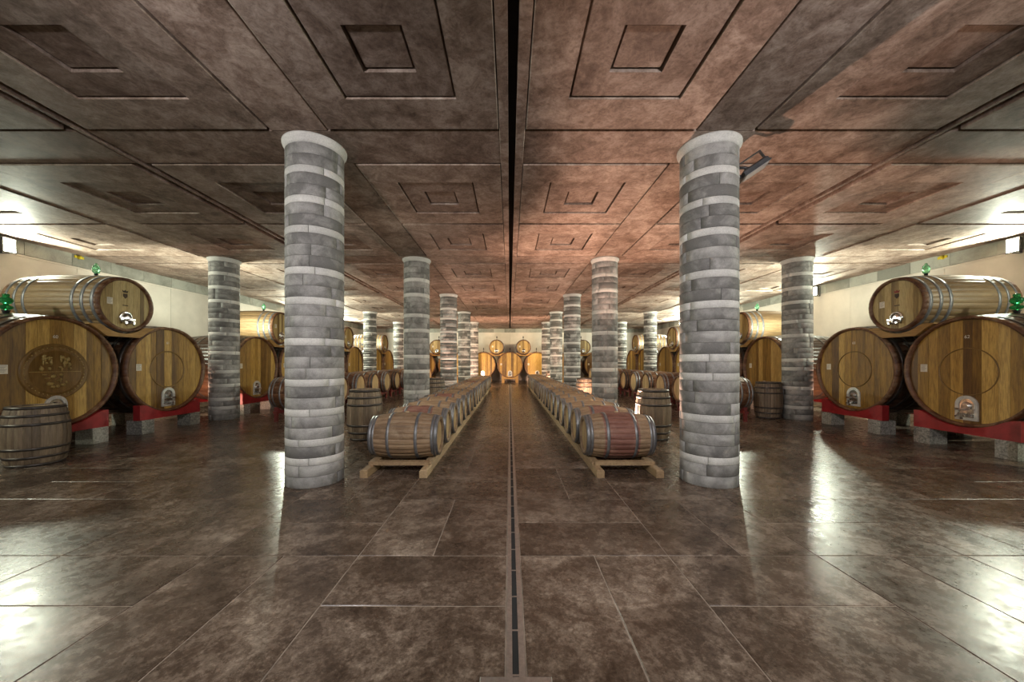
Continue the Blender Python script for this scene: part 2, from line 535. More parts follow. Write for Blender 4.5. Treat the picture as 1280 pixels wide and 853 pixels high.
xcells = [(.16, 2.145), (2.855, 4.95), (5.22, 7.265), (7.975, 10.94)]
coffers = {}
yc = []
for k in range(-1, 6):
    R = -0.42 + 5 * k
    yc += [(R + .37, R + 2.45), (R + 2.52, R + 4.61)]
yc = [c for c in yc if c[0] > Y0 and c[1] < Y1 + 2.2]
for xi, (xa, xb) in enumerate(xcells):
    for (ya, yb) in yc:
        yb = min(yb, Y1 - .02)
        if yb - ya < 1.4:
            continue
        key = (round(xb - xa, 3), round(yb - ya, 3))
        if key not in coffers:
            coffers[key] = coffer_mesh(*key)
        for side in (-1, 1):
            put('coffer_panel', coffers[key], ceiling, (side * (xa + xb) / 2, (ya + yb) / 2, H))
# flat bands: lengthwise over the columns, crosswise over each row
rows_all = [-0.42 + 5 * k for k in range(-1, 6)]
for side in (-1, 1):
    for cx in (2.5, 7.62):
        for (ya, yb) in zip(rows_all, rows_all[1:] + [Y1 + .3]):
            me = flat_mesh(-.33, .33, 0, yb - ya - .70)
            put('ceiling_band', me, ceiling, (side * cx, ya + .35, H + .012))
    for R in rows_all:
        if R < Y0: continue
        for (xa, xb) in ((.12, 2.5), (2.51, 5.0), (5.14, 7.62), (7.63, 10.94)):
            me = flat_mesh(xa if side > 0 else -xb, xb if side > 0 else -xa, 0, .68)
            put('ceiling_band', me, ceiling, (0, R - .34, H + .012))
    # thin strips that line the lengthwise joints
    for xa, xb in ((.045, .15), (5.055, 5.105)):
        me = flat_mesh(xa if side > 0 else -xb, xb if side > 0 else -xa, 0, Y1 - Y0 - .1)
        put('joint_strip', me, ceiling, (0, Y0 + .05, H + .004))

# ------------------------------------------------------------------ walls
BAND = 0.30
def wall(name, label, length, n_panel, mk):
    """mk(a0, a1, d0, d1, z0, z1) -> box arguments; a runs along the wall, d away from its face into the wall"""
    b = MB(); b.box(*mk(0, length, .03, .35, -.25, H + .3))
    w = structure(name, label, b.mesh(name, [M['joint']]))
    p = length / n_panel
    for i in range(n_panel):
        b = MB(); b.box(*mk(i * p + .004, (i + 1) * p - .004, 0, .05, 0, H - BAND))
        put('wall_panel', b.mesh('wall_panel', [M['plaster']]), w)
    b = MB(); b.box(*mk(0, length, -.018, .02, H - BAND - .05, H - BAND - .012))
    put('ledge', b.mesh('ledge', [M['plaster']]), w)
    nb = int(length / .86)
    q = length / nb
    for i in range(nb):
        b = MB(); b.box(*mk(i * q + .004, (i + 1) * q - .004, -.03, .06, H - BAND, H + .02))
        put('band_block', b.mesh('band_block', [M['concrete']]), w)
    return w
wall('wall_left', 'left white plastered wall under a grey concrete band', Y1 - Y0, 14, lambda a0, a1, d0, d1, z0, z1: (-W - d1, -W - d0, Y0 + a0, Y0 + a1, z0, z1))
wall('wall_right', 'right white plastered wall under a grey concrete band', Y1 - Y0, 14, lambda a0, a1, d0, d1, z0, z1: (W + d0, W + d1, Y0 + a0, Y0 + a1, z0, z1))
wall('wall_back', 'white far end wall under a grey concrete band', 2 * W, 8, lambda a0, a1, d0, d1, z0, z1: (-W + a0, -W + a1, Y1 + d0, Y1 + d1, z0, z1))

wall('wall_front', 'white wall behind the viewer under a grey concrete band', 2 * W, 8, lambda a0, a1, d0, d1, z0, z1: (-W + a0, -W + a1, Y0 - d1, Y0 - d0, z0, z1))

# ------------------------------------------------------------------ columns
CR = 0.335
D_, B_ = .142, .095
def arc_block(h, n=4, seg=5, r=CR, bulge=0.0, mat=None):
    b = MB()
    g = .0025 / r
    a0, a1 = g, 2 * pi / n - g
    z0, z1 = .0014, h - .0014
    e = .003
    for i in range(seg + 1):
        th = a0 + (a1 - a0) * i / seg
        for rr, z in ((r - .05, z0), (r - e, z0), (r, z0 + e), (r, z1 - e), (r - e, z1), (r - .05, z1)):
            b.v.append((rr * cos(th), rr * sin(th), z))
    for i in range(seg):
        for k in range(6):
            k2 = (k + 1) % 6
            b.face([i * 6 + k, (i + 1) * 6 + k, (i + 1) * 6 + k2, i * 6 + k2], 0, .5, k == 2)
    b.face(list(range(6))); b.face([seg * 6 + k for k in range(6)][::-1])
    return b.mesh('stone_block', [mat or M['block']])
NBLK = 3
blk = {'d': arc_block(D_, NBLK, 8), 'b': arc_block(B_, NBLK, 8, mat=M['band'])}
# course patterns from the floor up
PAT_L = 'd' + 'ddbdbdd' + 'bdd' + 'ddb' + 'ddd' + 'ddbdddb' + 'ddbddbdddbdd'
def pattern(groups):
    s = 'dd'
    for gsize in groups:
        s += 'b' + 'd' * gsize
    return s
PATS = [pattern([1, 2, 2, 3, 3, 2, 3, 2, 2, 2][:10]), pattern([3, 3, 1, 4, 2, 3, 2, 2, 2]), pattern([2, 3, 2, 4, 2, 3, 2, 3]), pattern([3, 2, 3, 2, 3, 3, 2, 2])]

def fit(pat):
    tot = sum(D_ if c == 'd' else B_ for c in pat)
    return (H - .10) / tot
cap_b = MB()
cap_b.lathe([(0, CR - .05), (0, CR), (.03, CR + .006), (.07, CR + .03), (.085, CR + .034), (.105, CR + .034), (.105, CR - .05)], 'z', 40, 0, .5, True, False)
cap_mesh = cap_b.mesh('capital', [M['band']])
core_b = MB(); core_b.lathe([(0, CR - .006), (H - .1, CR - .006)], 'z', 40)
core_mesh = core_b.mesh('core', [M['joint']])
far_cols = []
for pi_, pat in enumerate(PATS):
    b = MB(); z = 0; sc = fit(pat); rr = random.Random(pi_ + 40)
    for c in pat:
        h = (D_ if c == 'd' else B_) * sc
        off = rr.random() * 6.28
        for q in range(4):
            tone = (.12 + .38 * rr.random()) if c == 'd' else 1.0 + .3 * rr.random()
            g = .005
            a0, a1 = off + q * pi / 2 + g, off + (q + 1) * pi / 2 - g
            n = len(b.v)
            for i in range(7):
                th = a0 + (a1 - a0) * i / 6
                for r_, zz in ((CR - .03, z + .002), (CR, z + .003), (CR, z + h - .003), (CR - .03, z + h - .002)):
                    b.v.append((r_ * cos(th), r_ * sin(th), zz))
            for i in range(6):
                for k in range(3):
                    b.face([n + i * 4 + k, n + (i + 1) * 4 + k, n + (i + 1) * 4 + k + 1, n + i * 4 + k + 1], 0, tone, k == 1)
        z += h
    far_cols.append(b.mesh('stone_blocks', [M['block_far']]))

ci = 0
for r_i, y in enumerate(ROWY):
    for cx in (-CX1, CX1, -CX2, CX2):
        side = 'left' if cx < 0 else 'right'
        inner = abs(cx) < 4
        if r_i == 0 and not inner:
            continue
        line = 'flanking the middle aisle' if inner else 'in the line before the wall-side casks'
        nth = ORD[r_i if inner else r_i - 1]
        if r_i == 0:
            lab = 'huge nearest banded grey stone column on the %s%s' % (side, ', floodlight near its top' if cx > 0 else '')
        else:
            lab = 'banded grey stone column on the %s, %s %s' % (side, nth, line)
        t = thing('column', lab, 'column', (cx, y, 0), 0, 'banded stone columns')
        put('core', core_mesh, t)
        put('capital', cap_mesh, t, (0, 0, H - .10))
        pat = PATS[ci % 4]
        if r_i <= 1:
            sc = fit(pat)
            z = 0
            rr = random.Random(ci * 13 + 5)
            for c in pat:
                off = rr.random() * 6.28
                for q in range(NBLK):
                    o = put('stone_block', blk[c], t, (0, 0, z), (0, 0, off + q * 2 * pi / NBLK))
                    o.scale = (1, 1, sc)
                z += (D_ if c == 'd' else B_) * sc
        else:
            o = put('stone_blocks', far_cols[ci % 4], t, (0, 0, 0), (0, 0, rng.random() * 6))
            o['kind'] = 'stuff'
        ci += 1

# ------------------------------------------------------------------ casks
def stave_body(L, r_end, r_mid, n, axis='y', lip=.06, mi_body=0, mi_chime=1, chime=.07, seed=1, stain=None):
    """staves as shallow facets with grooves between them, open at both ends with a chime lip; axis along y from 0 to L"""
    b = MB(); rr = random.Random(seed)
    us = [0, chime / L, .12, .25, .38, .5, .62, .75, .88, 1 - chime / L, 1]
    prof = [(L * u, r_end + (r_mid - r_end) * (1 - (2 * u - 1) ** 2)) for u in us]
    inner = [(0, r_end - .045), (lip, r_end - .055)]
    inner2 = [(L - lip, r_end - .055), (L, r_end - .045)]
    full = inner[::-1] + prof + inner2[::-1]
    np_ = len(full)
    tones = [rr.random() for _ in range(n)]
    def P(a, r, th):
        return (r * sin(th), a, r * cos(th)) if axis == 'y' else (a, r * cos(th), r * sin(th))
    for i in range(n):
        base = len(b.v)
        w = 2 * pi / n
        th0 = i * w
        for f, dr in ((.0, -.004), (.06, 0), (.5, .0015), (.94, 0), (1.0, -.004)):
            for a, r in full:
                b.v.append(P(a, r + (dr if r > r_end - .03 else 0), th0 + f * w))
        for j in range(4):
            for k in range(np_ - 1):
                ch = k < 3 or k > np_ - 5
                mi = mi_chime if ch else mi_body
                if stain is not None and 5 <= k <= 8:
                    mi = stain
                b.face([base + j * np_ + k, base + (j + 1) * np_ + k, base + (j + 1) * np_ + k + 1, base + j * np_ + k + 1], mi, tones[i], True)
    return b

def r_at(a, L, r_end, r_mid):
    u = a / L
    return r_end + (r_mid - r_end) * (1 - (2 * u - 1) ** 2)

def hoop_mesh(a, w, L, r_end, r_mid, mat, axis, n=40):
    b = MB()
    r0, r1 = r_at(a, L, r_end, r_mid), r_at(a + w, L, r_end, r_mid)
    b.lathe([(a, r0 - .01), (a, r0 + .006), (a + w, r1 + .006), (a + w, r1 - .01)], axis, n, 0, .5, False, False, True)
    for i in range(len(b.f)):
        b.sm[i] = True
    me = b.mesh('hoop', [mat])
    return me

def board_meshes(r, n, y0, th, mat, seed):
    """head of n vertical boards clipped to a circle of radius r; front face at y0; board coordinates x,z"""
    rr = random.Random(seed)
    w = [.7 + .6 * rr.random() for _ in range(n)]
    tot = sum(w); x = -r; out = []
    for i in range(n):
        x2 = x + 2 * r * w[i] / tot
        a, c = max(-r * .999, x + .0018), min(r * .999, x2 - .0018)
        xs = [a + (c - a) * k / 3 for k in range(4)]
        top = [(q, sqrt(max(0, r * r - q * q))) for q in xs]
        poly = top + [(q, -z) for q, z in top[::-1]]
        b = MB(); d = .004 * rr.random()
        b.prism(poly, 'y', y0 - d, y0 + th)
        out.append(b.mesh('head_board', [mat]))
        x = x2
    return out

def ring_mesh(r, t, y, mat, n=40):
    b = MB()
    b.lathe([(y, r - t), (y - .016, r - t * .4), (y - .016, r + t * .4), (y, r + t)], 'y', n, 0, .5, True, False)
    return b.mesh('carved_ring', [mat])

def hatch_meshes(s):
    """arched chrome manhole at a cask's foot: frame, inner door, yoke bar, tap. y=0 is the head's face, z=0 the foot of the plate"""
    out = {}
    def arch(w, h, n=12, z0=0):
        p = [(-w, z0), (w, z0)]
        p += [(w * cos(pi * i / n), h - w + w * sin(pi * i / n)) for i in range(n + 1)]
        return p
    b = MB()
    o_, i_ = arch(.155 * s, .42 * s), arch(.105 * s, .365 * s, z0=.045 * s)
    for k in range(len(o_)):
        k2 = (k + 1) % len(o_)
        n = len(b.v)
        for (u, v), y in ((o_[k], 0), (o_[k2], 0), (o_[k], -.022), (o_[k2], -.022), (i_[k], -.022), (i_[k2], -.022), (i_[k], 0), (i_[k2], 0)):
            b.v.append((u, y, v))
        for q in ((0, 1, 3, 2), (2, 3, 5, 4), (4, 5, 7, 6)):
            b.face([n + z for z in q])
    for k in range(10):
        th = pi * k / 9
        b.lathe([(-.030, .006), (-.021, .008)], 'y', 8, 0, .5, False, True, False, (.13 * s * cos(th), 0, .265 * s + .13 * s * sin(th)))
    out['hatch_frame'] = b.mesh('hatch_frame', [M['plate']])
    b = MB()
    d = arch(.10 * s, .36 * s, z0=.05 * s)
    b.prism(d, 'y', -.012, 0)
    b.lathe([(-.05, .035 * s), (-.04, .06 * s), (-.012, .075 * s)], 'y', 18, 0, .5, True, True, False, (0, 0, .24 * s))
    out['hatch_door'] = b.mesh('hatch_door', [M['chrome']])
    b = MB()
    b.box(-.12 * s, .12 * s, -.075, -.05, .17 * s, .205 * s)
    b.tube((0, -.05, .188 * s), (0, -.13, .188 * s), .014)
    b.tube((-.055, -.125, .188 * s), (.055, -.125, .188 * s), .010)
    b.tube((-.115 * s, -.01, .188 * s), (-.115 * s, -.07, .188 * s), .012)
    b.tube((.115 * s, -.01, .188 * s), (.115 * s, -.07, .188 * s), .012)
    out['yoke_bar'] = b.mesh('yoke_bar', [M['chrome']])
    b = MB()
    b.tube((.0, -.01, .085 * s), (.0, -.12, .085 * s), .022, 10)
    b.tube((.0, -.10, .10 * s), (.0, -.10, .02 * s), .018, 10)
    b.tube((-.05, -.10, .12 * s), (.06, -.10, .12 * s), .009)
    b.lathe([(-.035, .02), (-.02, .03), (-.005, .034)], 'y', 12, 0, .5, True, True, False, (-.1 * s, 0, .085 * s))
    b.tube((-.1 * s, -.03, .085 * s), (-.1 * s, -.085, .06 * s), .013)
    out['tap'] = b.mesh('tap', [M['chrome']])
    return out

def round_hatch_meshes():
    out = {}
    b = MB(); b.lathe([(0, .128), (-.02, .128), (-.026, .120), (-.026, .095), (-.012, .09)], 'y', 28, 0, .5, True, False)
    out['hatch_frame'] = b.mesh('hatch_frame', [M['chrome']])
    b = MB(); b.lathe([(-.012, .10), (-.03, .06), (-.045, .03)], 'y', 24, 0, .5, True, True)
    out['hatch_door'] = b.mesh('hatch_door', [M['chrome']])
    b = MB(); b.box(-.13, .13, -.065, -.043, -.045, -.012); b.tube((0, -.05, -.03), (0, -.12, -.03), .013); b.tube((-.05, -.115, -.03), (.05, -.115, -.03), .009)
    out['yoke_bar'] = b.mesh('yoke_bar', [M['chrome']])
    b = MB()
    for x in (-.07, .075):
        b.tube((x, 0, -.10), (x, -.10, -.10), .02, 10); b.tube((x, -.085, -.09), (x, -.085, -.15), .016, 10); b.tube((x - .04, -.09, -.07), (x + .04, -.09, -.07), .008)
    out['tap'] = b.mesh('tap', [M['chrome']])
    return out

def tag_mesh(w=.11, h=.14):
    b = MB(); b.box(-w / 2, w / 2, -.003, 0, -h / 2, h / 2)
    n = 6
    for i in range(n):
        z = h * (.36 - .13 * i)
        b.box(-w * .38, w * (.38 - .12 * (i % 3)), -.0036, -.003, z - .003, z + .003, 1)
    return b.mesh('paper_tag', [M['paper'], M['ink']])
TAG = tag_mesh()

BIG = dict(L=1.85, re=.94, rm=.985, head=.885)
SML = dict(L=1.80, re=.525, rm=.575, head=.475)
big_body = stave_body(BIG['L'], BIG['re'], BIG['rm'], 44, seed=3, lip=.07).mesh('stave_body', [M['cask'], M['chime']])
sml_body = stave_body(SML['L'], SML['re'], SML['rm'], 30, seed=4, lip=.05).mesh('stave_body', [M['cask_s'], M['chime']])
big_hoops = [hoop_mesh(a, .07, BIG['L'], BIG['re'], BIG['rm'], M['hoop_d'], 'y', 56) for a in (.12, .34, .56, 1.22, 1.44, 1.66)]
sml_hoops = [hoop_mesh(a, .055, SML['L'], SML['re'], SML['rm'], M['hoop'], 'y') for a in (.07, .24, .41, 1.30, 1.48, 1.66)]
big_boards = [board_meshes(BIG['head'], 11, .06, .03, M['head'], s) for s in (1, 2, 3)]
sml_boards = [board_meshes(SML['head'], 8, .045, .03, M['head_s'], s) for s in (5, 6)]
big_back = MB(); big_back.lathe([(BIG['L'] - .10, .89), (BIG['L'] - .07, .89)], 'y', 40)
big_back = big_back.mesh('back_head', [M['cask']])
sml_back = MB(); sml_back.lathe([(SML['L'] - .08, .48), (SML['L'] - .05, .48)], 'y', 32)
sml_back = sml_back.mesh('back_head', [M['cask_s']])
HATCH = hatch_meshes(1.0)
RHATCH = round_hatch_meshes()
RING = ring_mesh(.40, .016, .058, M['carve'])
RING_FAINT = ring_mesh(.40, .009, .058, M['carve'])

# carved medallion: moulded round rim, a ring of small carved strokes, worn figures above a cross line
b = MB()
b.lathe([(.058, .475), (.040, .465), (.036, .450), (.048, .432), (.050, .385), (.040, .372), (.036, .358), (.050, .345), (.050, .0005)], 'y', 52, 0, .5, True, False)
medal_mesh = b.mesh('medallion', [M['carve']])
b = MB()
rr = random.Random(77)
def lump(x, z, rx, rz, t=.012):
    n0 = len(b.v)
    b.lathe([(-t, .25), (-t * .6, .7), (0, 1.0)], 'y', 9, 0, .5, True, True)
    for i in range(n0, len(b.v)):
        q = b.v[i]
        b.v[i] = (x + q[0] * rx, .0502 + q[1], z + q[2] * rz)
for sx in (-1, 1):
    for k in range(16):
        z = .03 + .24 * rr.random()
        lump(sx * (.055 + .17 * rr.random() * (1 - z * 1.4)), z, .012 + .022 * rr.random(), .016 + .035 * rr.random(), .016 + .016 * rr.random())
for k in range(14):
    z = -.05 - .22 * rr.random()
    lump(.32 * (rr.random() - .5), z, .015 + .03 * rr.random(), .012 + .025 * rr.random(), .012 + .012 * rr.random())
b.box(-.35, .35, .044, .0502, -.008, .002)
for k in range(44):
    th = 2 * pi * k / 44
    if k % 11 in (0,): continue
    r0 = .408
    lump(r0 * sin(th), r0 * cos(th), .008 + .008 * rr.random(), .008 + .008 * rr.random(), .012)
relief_mesh = b.mesh('carved_relief', [M['head_s']])

# brand marks on the small casks: crown and shield burnt into the head
def brand_mesh(mat_top):
    b = MB()
    b.prism([(-.045, .0), (.045, .0), (.055, .05), (.025, .03), (0, .058), (-.025, .03), (-.055, .05)], 'y', .0412, .0425, 0)
    b.prism([(-.042, -.02), (.042, -.02), (.042, -.075), (0, -.12), (-.042, -.075)], 'y', .0412, .0425, 1)
    b.box(-.05, .05, .0412, .0425, -.262, -.245, 1)
    return b.mesh('brand_mark', [mat_top, M['brandmark']])
BRAND_L, BRAND_R = brand_mesh(M['brandmark']), brand_mesh(M['redmark'])

def text_part(txt, size, mat, parent, loc):
    c = bpy.data.curves.new('number_mark', 'FONT')
    c.body = txt; c.size = size * .75; c.align_x = 'CENTER'; c.extrude = .0008
    c.materials.append(mat)
    tmp = bpy.data.objects.new('number_text', c)
    COL.objects.link(tmp)
    dg = bpy.context.evaluated_depsgraph_get()
    me = bpy.data.meshes.new_from_object(tmp.evaluated_get(dg))
    bpy.data.objects.remove(tmp)
    o = bpy.data.objects.new('number_mark', me)
    COL.objects.link(o); o.parent = parent; o.location = loc; o.rotation_euler = (pi / 2, 0, 0)
    return o

def big_cask(label, x, y, rz, variant=0, medal=None, ztop=None, number=None, group='large wall-side casks', zc=1.34):
    t = thing('wine_cask', label, 'cask', (x, y, zc - BIG['rm']), rz, group)
    c = (0, 0, BIG['rm'])
    put('stave_body', big_body, t, c)
    for h in big_hoops: put('hoop', h, t, c)
    for bm_ in big_boards[variant % 3]: put('head_board', bm_, t, c)
    put('back_head', big_back, t, c)
    if medal == 'crest':
        m = put('medallion', medal_mesh, t, c)
        put('carved_relief', relief_mesh, m)['kind'] = 'stuff'
    elif medal == 'ring':
        put('carved_ring', RING, t, c)
    elif medal == 'faint':
        put('carved_ring', RING_FAINT, t, c)
    f = put('hatch_frame', HATCH['hatch_frame'], t, (0, .056, BIG['rm'] - .83))
    for k in ('hatch_door', 'yoke_bar', 'tap'): put(k, HATCH[k], f)
    g = put('paper_tag', TAG, t, (-.64, .055, BIG['rm'] + .05))
    if number:
        text_part(number, .10, M['white'], t, (0, .0535, BIG['rm'] + .57))
    return t

def small_cask(label, x, y, rz, variant=0, brand=None, group='small upper casks', zc=2.64):
    t = thing('small_wine_cask', label, 'cask', (x, y, zc - SML['rm']), rz, group)
    c = (0, 0, SML['rm'])
    put('stave_body', sml_body, t, c)
    for h in sml_hoops: put('hoop', h, t, c)
    for bm_ in sml_boards[variant % 2]: put('head_board', bm_, t, c)
    put('back_head', sml_back, t, c)
    f = put('hatch_frame', RHATCH['hatch_frame'], t, (0, .041, SML['rm'] - .26))
    for k in ('hatch_door', 'yoke_bar', 'tap'): put(k, RHATCH[k], f)
    put('paper_tag', TAG, t, (-.28, .040, SML['rm'] + .04)).scale = (.9, 1, .9)
    if brand:
        put('brand_mark', brand, t, (0, 0, SML['rm'] + .24))
    return t

# fermentation bung: black plug, two green glass bulbs, finial
def bung_meshes():
    d = {}
    b = MB(); b.lathe([(-.01, .035), (.03, .040), (.05, .055), (.055, .02)], 'z', 14); d['plug'] = b.mesh('plug', [M['black']])
    for key, m in (('glass', M['glass']), ('glass_b', M['glass_b'])):
        b = MB(); b.lathe([(.055, .02), (.07, .06), (.095, .082), (.12, .075), (.14, .035), (.15, .03)], 'z', 16); d['bulb_' + key] = b.mesh('lower_bulb', [m])
        b = MB(); b.lathe([(.15, .03), (.17, .06), (.21, .082), (.25, .075), (.275, .04), (.285, .035), (.30, .045), (.325, .04), (.335, .015)], 'z', 16); d['top_' + key] = b.mesh('upper_bulb', [m])
    b = MB()
    b.lathe([(-.01, .03), (.05, .03), (.06, .014), (.13, .014), (.14, .045), (.24, .045), (.25, .012), (.31, .008)], 'z', 12); d['plain'] = b.mesh('airlock', [M['darkmetal']])
    b = MB()
    b.lathe([(-.01, .025), (.03, .028), (.04, .035), (.045, .02)], 'z', 12); d['plug_s'] = b.mesh('plug', [M['black']])
    b = MB(); b.lathe([(.045, .02), (.06, .05), (.13, .06), (.19, .05), (.21, .02), (.235, .025), (.25, .01)], 'z', 14); d['jar'] = b.mesh('glass_bulb', [M['glass_b']])
    return d
BUNG = bung_meshes()
def airlock(label, loc, kind):
    t = thing('airlock', label, 'airlock', loc, 0, 'glass airlocks on the casks')
    if kind == 'double':
        put('plug', BUNG['plug'], t); put('lower_bulb', BUNG['bulb_glass'], t); put('upper_bulb', BUNG['top_glass'], t)
    elif kind == 'jar':
        put('plug', BUNG['plug_s'], t); put('glass_bulb', BUNG['jar'], t)
    else:
        put('stem', BUNG['plain'], t)
    return t

# cradle: four granite blocks and two red curved beams
def cradle_beam(y0, y1):
    b = MB(); n = 16; lo, hi = [], []
    for i in range(n + 1):
        s = -.72 + 1.44 * i / n
        top = min(.60, 1.34 - sqrt(.945 ** 2 - s * s) + .0 )
        lo.append((s, .285)); hi.append((s, max(.30, top - .002)))
    b.strip(lo, hi, 'y', y0, y1)
    return b.mesh('red_beam', [M['red']])
beam_f, beam_b = cradle_beam(.0, .14), cradle_beam(BIG['L'] - .14, BIG['L'])
blk_b = MB(); blk_b.bbox(-.13, .13, 0, .32, 0, .285, .012); block_mesh = blk_b.mesh('granite_block', [M['granite']])
def cradle(label, x, y, rz):
    t = thing('cask_cradle', label, 'cradle', (x, y, 0), rz, 'red cradles under the large casks')
    put('red_beam', beam_f, t); put('red_beam', beam_b, t)
    for sx in (-.57, .57):
        for yy in (-.02, BIG['L'] - .30):
            put('granite_block', block_mesh, t, (sx, yy, 0))
    return t

# saddle beams that carry a small cask between two big ones
def saddle_meshes(hs):
    out = []
    n = 24
    for y0, y1 in ((.04, .125), (1.52, 1.64)):
        b = MB(); lo, hi = [], []
        for i in range(n + 1):
            s = -.72 + 1.44 * i / n
            q = hs - abs(s)
            rr_ = .955
            bot = 2.0
            if q < rr_:
                bot = max(bot, 1.34 + sqrt(rr_ ** 2 - q * q))
            top = 2.22
            if abs(s) < .57:
                top = min(top, 2.64 - sqrt(.572 ** 2 - s * s))
            if top > bot + .004:
                lo.append((s, bot)); hi.append((s, top))
        b.strip(lo, hi, 'y', y0, y1)
        out.append(b.mesh('saddle_beam', [M['beam']]))
    return out
SADDLE = {}

HX = 7.72
pairs = [(6.14, 8.16), (11.02, 13.03), (16.02, 18.03), (21.0, 23.0)]
near_words = {0: 'nearest', 1: 'second', 2: 'third', 3: 'farthest'}
cask_i = 0
for side in (-1, 1):
    sd = 'left' if side < 0 else 'right'
    rz = pi / 2 if side < 0 else -pi / 2
    for p, (ya, yb) in enumerate(pairs):
        for q, y in enumerate((ya, yb)):
            idx = p * 2 + q
            medal = None; num = None
            if p == 0:
                medal = ('crest' if q == 0 else 'ring') if side < 0 else ('faint' if q == 0 else 'faint')
                num = ('60' if q == 0 else '61') if side < 0 else ('62' if q == 0 else '63')
            if p == 0 and q == 0:
                lab = 'huge golden oak cask with a carved round crest, nearest on the left wall side' if side < 0 else 'huge golden oak cask with chrome hatch and faint carved ring, nearest on the right'
            elif p == 0:
                lab = 'large golden oak cask with a carved ring and chrome hatch, second on the left' if side < 0 else 'large golden oak cask with paper tag, second from the viewer on the right'
            else:
                lab = 'large oak cask on the %s wall side, %s from the viewer' % (sd, ORD[idx])
            big_cask(lab, side * HX, y, rz, cask_i, medal, None, num)
            cradle('red cradle on granite blocks under the %s large cask on the %s' % (ORD[idx], sd), side * (HX - .05), y, rz)
            xa = .90
            airlock('green glass airlock on top of the %s large cask on the %s' % (ORD[idx], sd),
                    (side * (HX + xa), y, 1.34 + .985 + .012), 'double' if p < 2 else 'plain')
            cask_i += 1
        ym = (ya + yb) / 2
        hs = (yb - ya) / 2
        kk = round(hs, 3)
        if kk not in SADDLE: SADDLE[kk] = saddle_meshes(kk)
        lab = ('small pale oak cask with burnt crown mark, nearest of the upper ones on the left' if side < 0 else
               'small pale oak cask with red crown mark, nearest of the upper ones on the right') if p == 0 else \
              'small oak cask lying on two large ones, %s upper one on the %s' % (ORD[p], sd)
        small_cask(lab, side * (HX - .10), ym, rz, p, (BRAND_L if side < 0 else BRAND_R) if p == 0 else None)
        for k, me in enumerate(SADDLE[kk]):
            o = thing('saddle_beam', '%s yellow timber beam under the %s small cask on the %s' % ('front' if k == 0 else 'rear', ORD[p], sd), 'beam',
                      (side * (HX - .08), ym, 0), rz, 'timber beams under the small casks', 'thing', me)
        airlock('pale green glass airlock on the %s small upper cask on the %s' % (ORD[p], sd), (side * (HX - .10 + .62), ym, 2.64 + r_at(.62, **dict(L=SML['L'], r_end=SML['re'], r_mid=SML['rm'])) + .006), 'jar')

# the row along the far wall, facing the viewer
BY = 26.1
for i, x in enumerate((-6.35, -4.30, -1.98, 0.0, 1.98, 4.30, 6.35)):
    lab = {3: 'large oak cask in the centre of the far wall, at the end of the aisle', 2: 'large oak cask at the far wall, just left of the central one',
           4: 'large oak cask at the far wall, just right of the central one', 1: 'large far wall cask, second left of the central one', 5: 'large far wall cask, second right of the central one',
           0: 'large far wall cask, leftmost of its row', 6: 'large far wall cask, rightmost of its row'}[i]
    big_cask(lab, x, BY, 0, i, None, None, None, 'casks along the far wall', 1.30)
    t = thing('cask_stand', 'timber stand under the ' + ['leftmost far wall cask', 'second left far wall cask', 'far wall cask just left of centre', 'central far wall cask', 'far wall cask just right of centre', 'second right far wall cask', 'rightmost far wall cask'][i], 'stand', (x, BY, 0), 0, 'timber stands along the far wall')
    b = MB(); lo, hi = [], []
    for k in range(13):
        s = -.60 + 1.2 * k / 12
        lo.append((s, .27)); hi.append((s, min(.55, 1.30 - sqrt(.945 ** 2 - s * s)) - .002))
    b.strip(lo, hi, 'y', .02, .16)
    me = b.mesh('cross_beam', [M['beam']])
    put('cross_beam', me, t); put('cross_beam', me, t, (0, 1.66, 0))
    b = MB(); b.box(-.10, .10, 0, .2, 0, .27); me = b.mesh('leg', [M['beam']])
    for sx in (-.5, .5):
        for yy in (0, 1.62): put('leg', me, t, (sx, yy, 0))
    airlock('dark airlock on top of ' + ['leftmost far wall cask', 'second left far wall cask', 'far wall cask just left of centre', 'central far wall cask', 'far wall cask just right of centre', 'second right far wall cask', 'rightmost far wall cask'][i],
            (x, BY + .9, 1.30 + .985 + .012), 'plain')
for i, (x, hs) in enumerate(((-5.325, 1.025), (-.99, .99), (.99, .99), (5.325, 1.025))):
    w = ['far left', 'left of centre', 'right of centre', 'far right'][i]
    small_cask('small oak cask on top of the far wall row, %s' % w, x, BY + .02, 0, i, None, 'small casks on the far wall row', 2.60)
    kk = round(hs, 3)
    if kk not in SADDLE: SADDLE[kk] = saddle_meshes(kk)
    for k, me in enumerate(SADDLE[kk]):
        thing('saddle_beam', '%s timber beam under the small far wall cask %s' % ('front' if k == 0 else 'rear', w), 'beam', (x, BY + .02, -.04), 0, 'timber beams on the far wall row', 'thing', me)
    airlock('dark airlock on the small far wall cask %s' % w, (x, BY + .9, 2.60 + .575 + .006), 'plain')

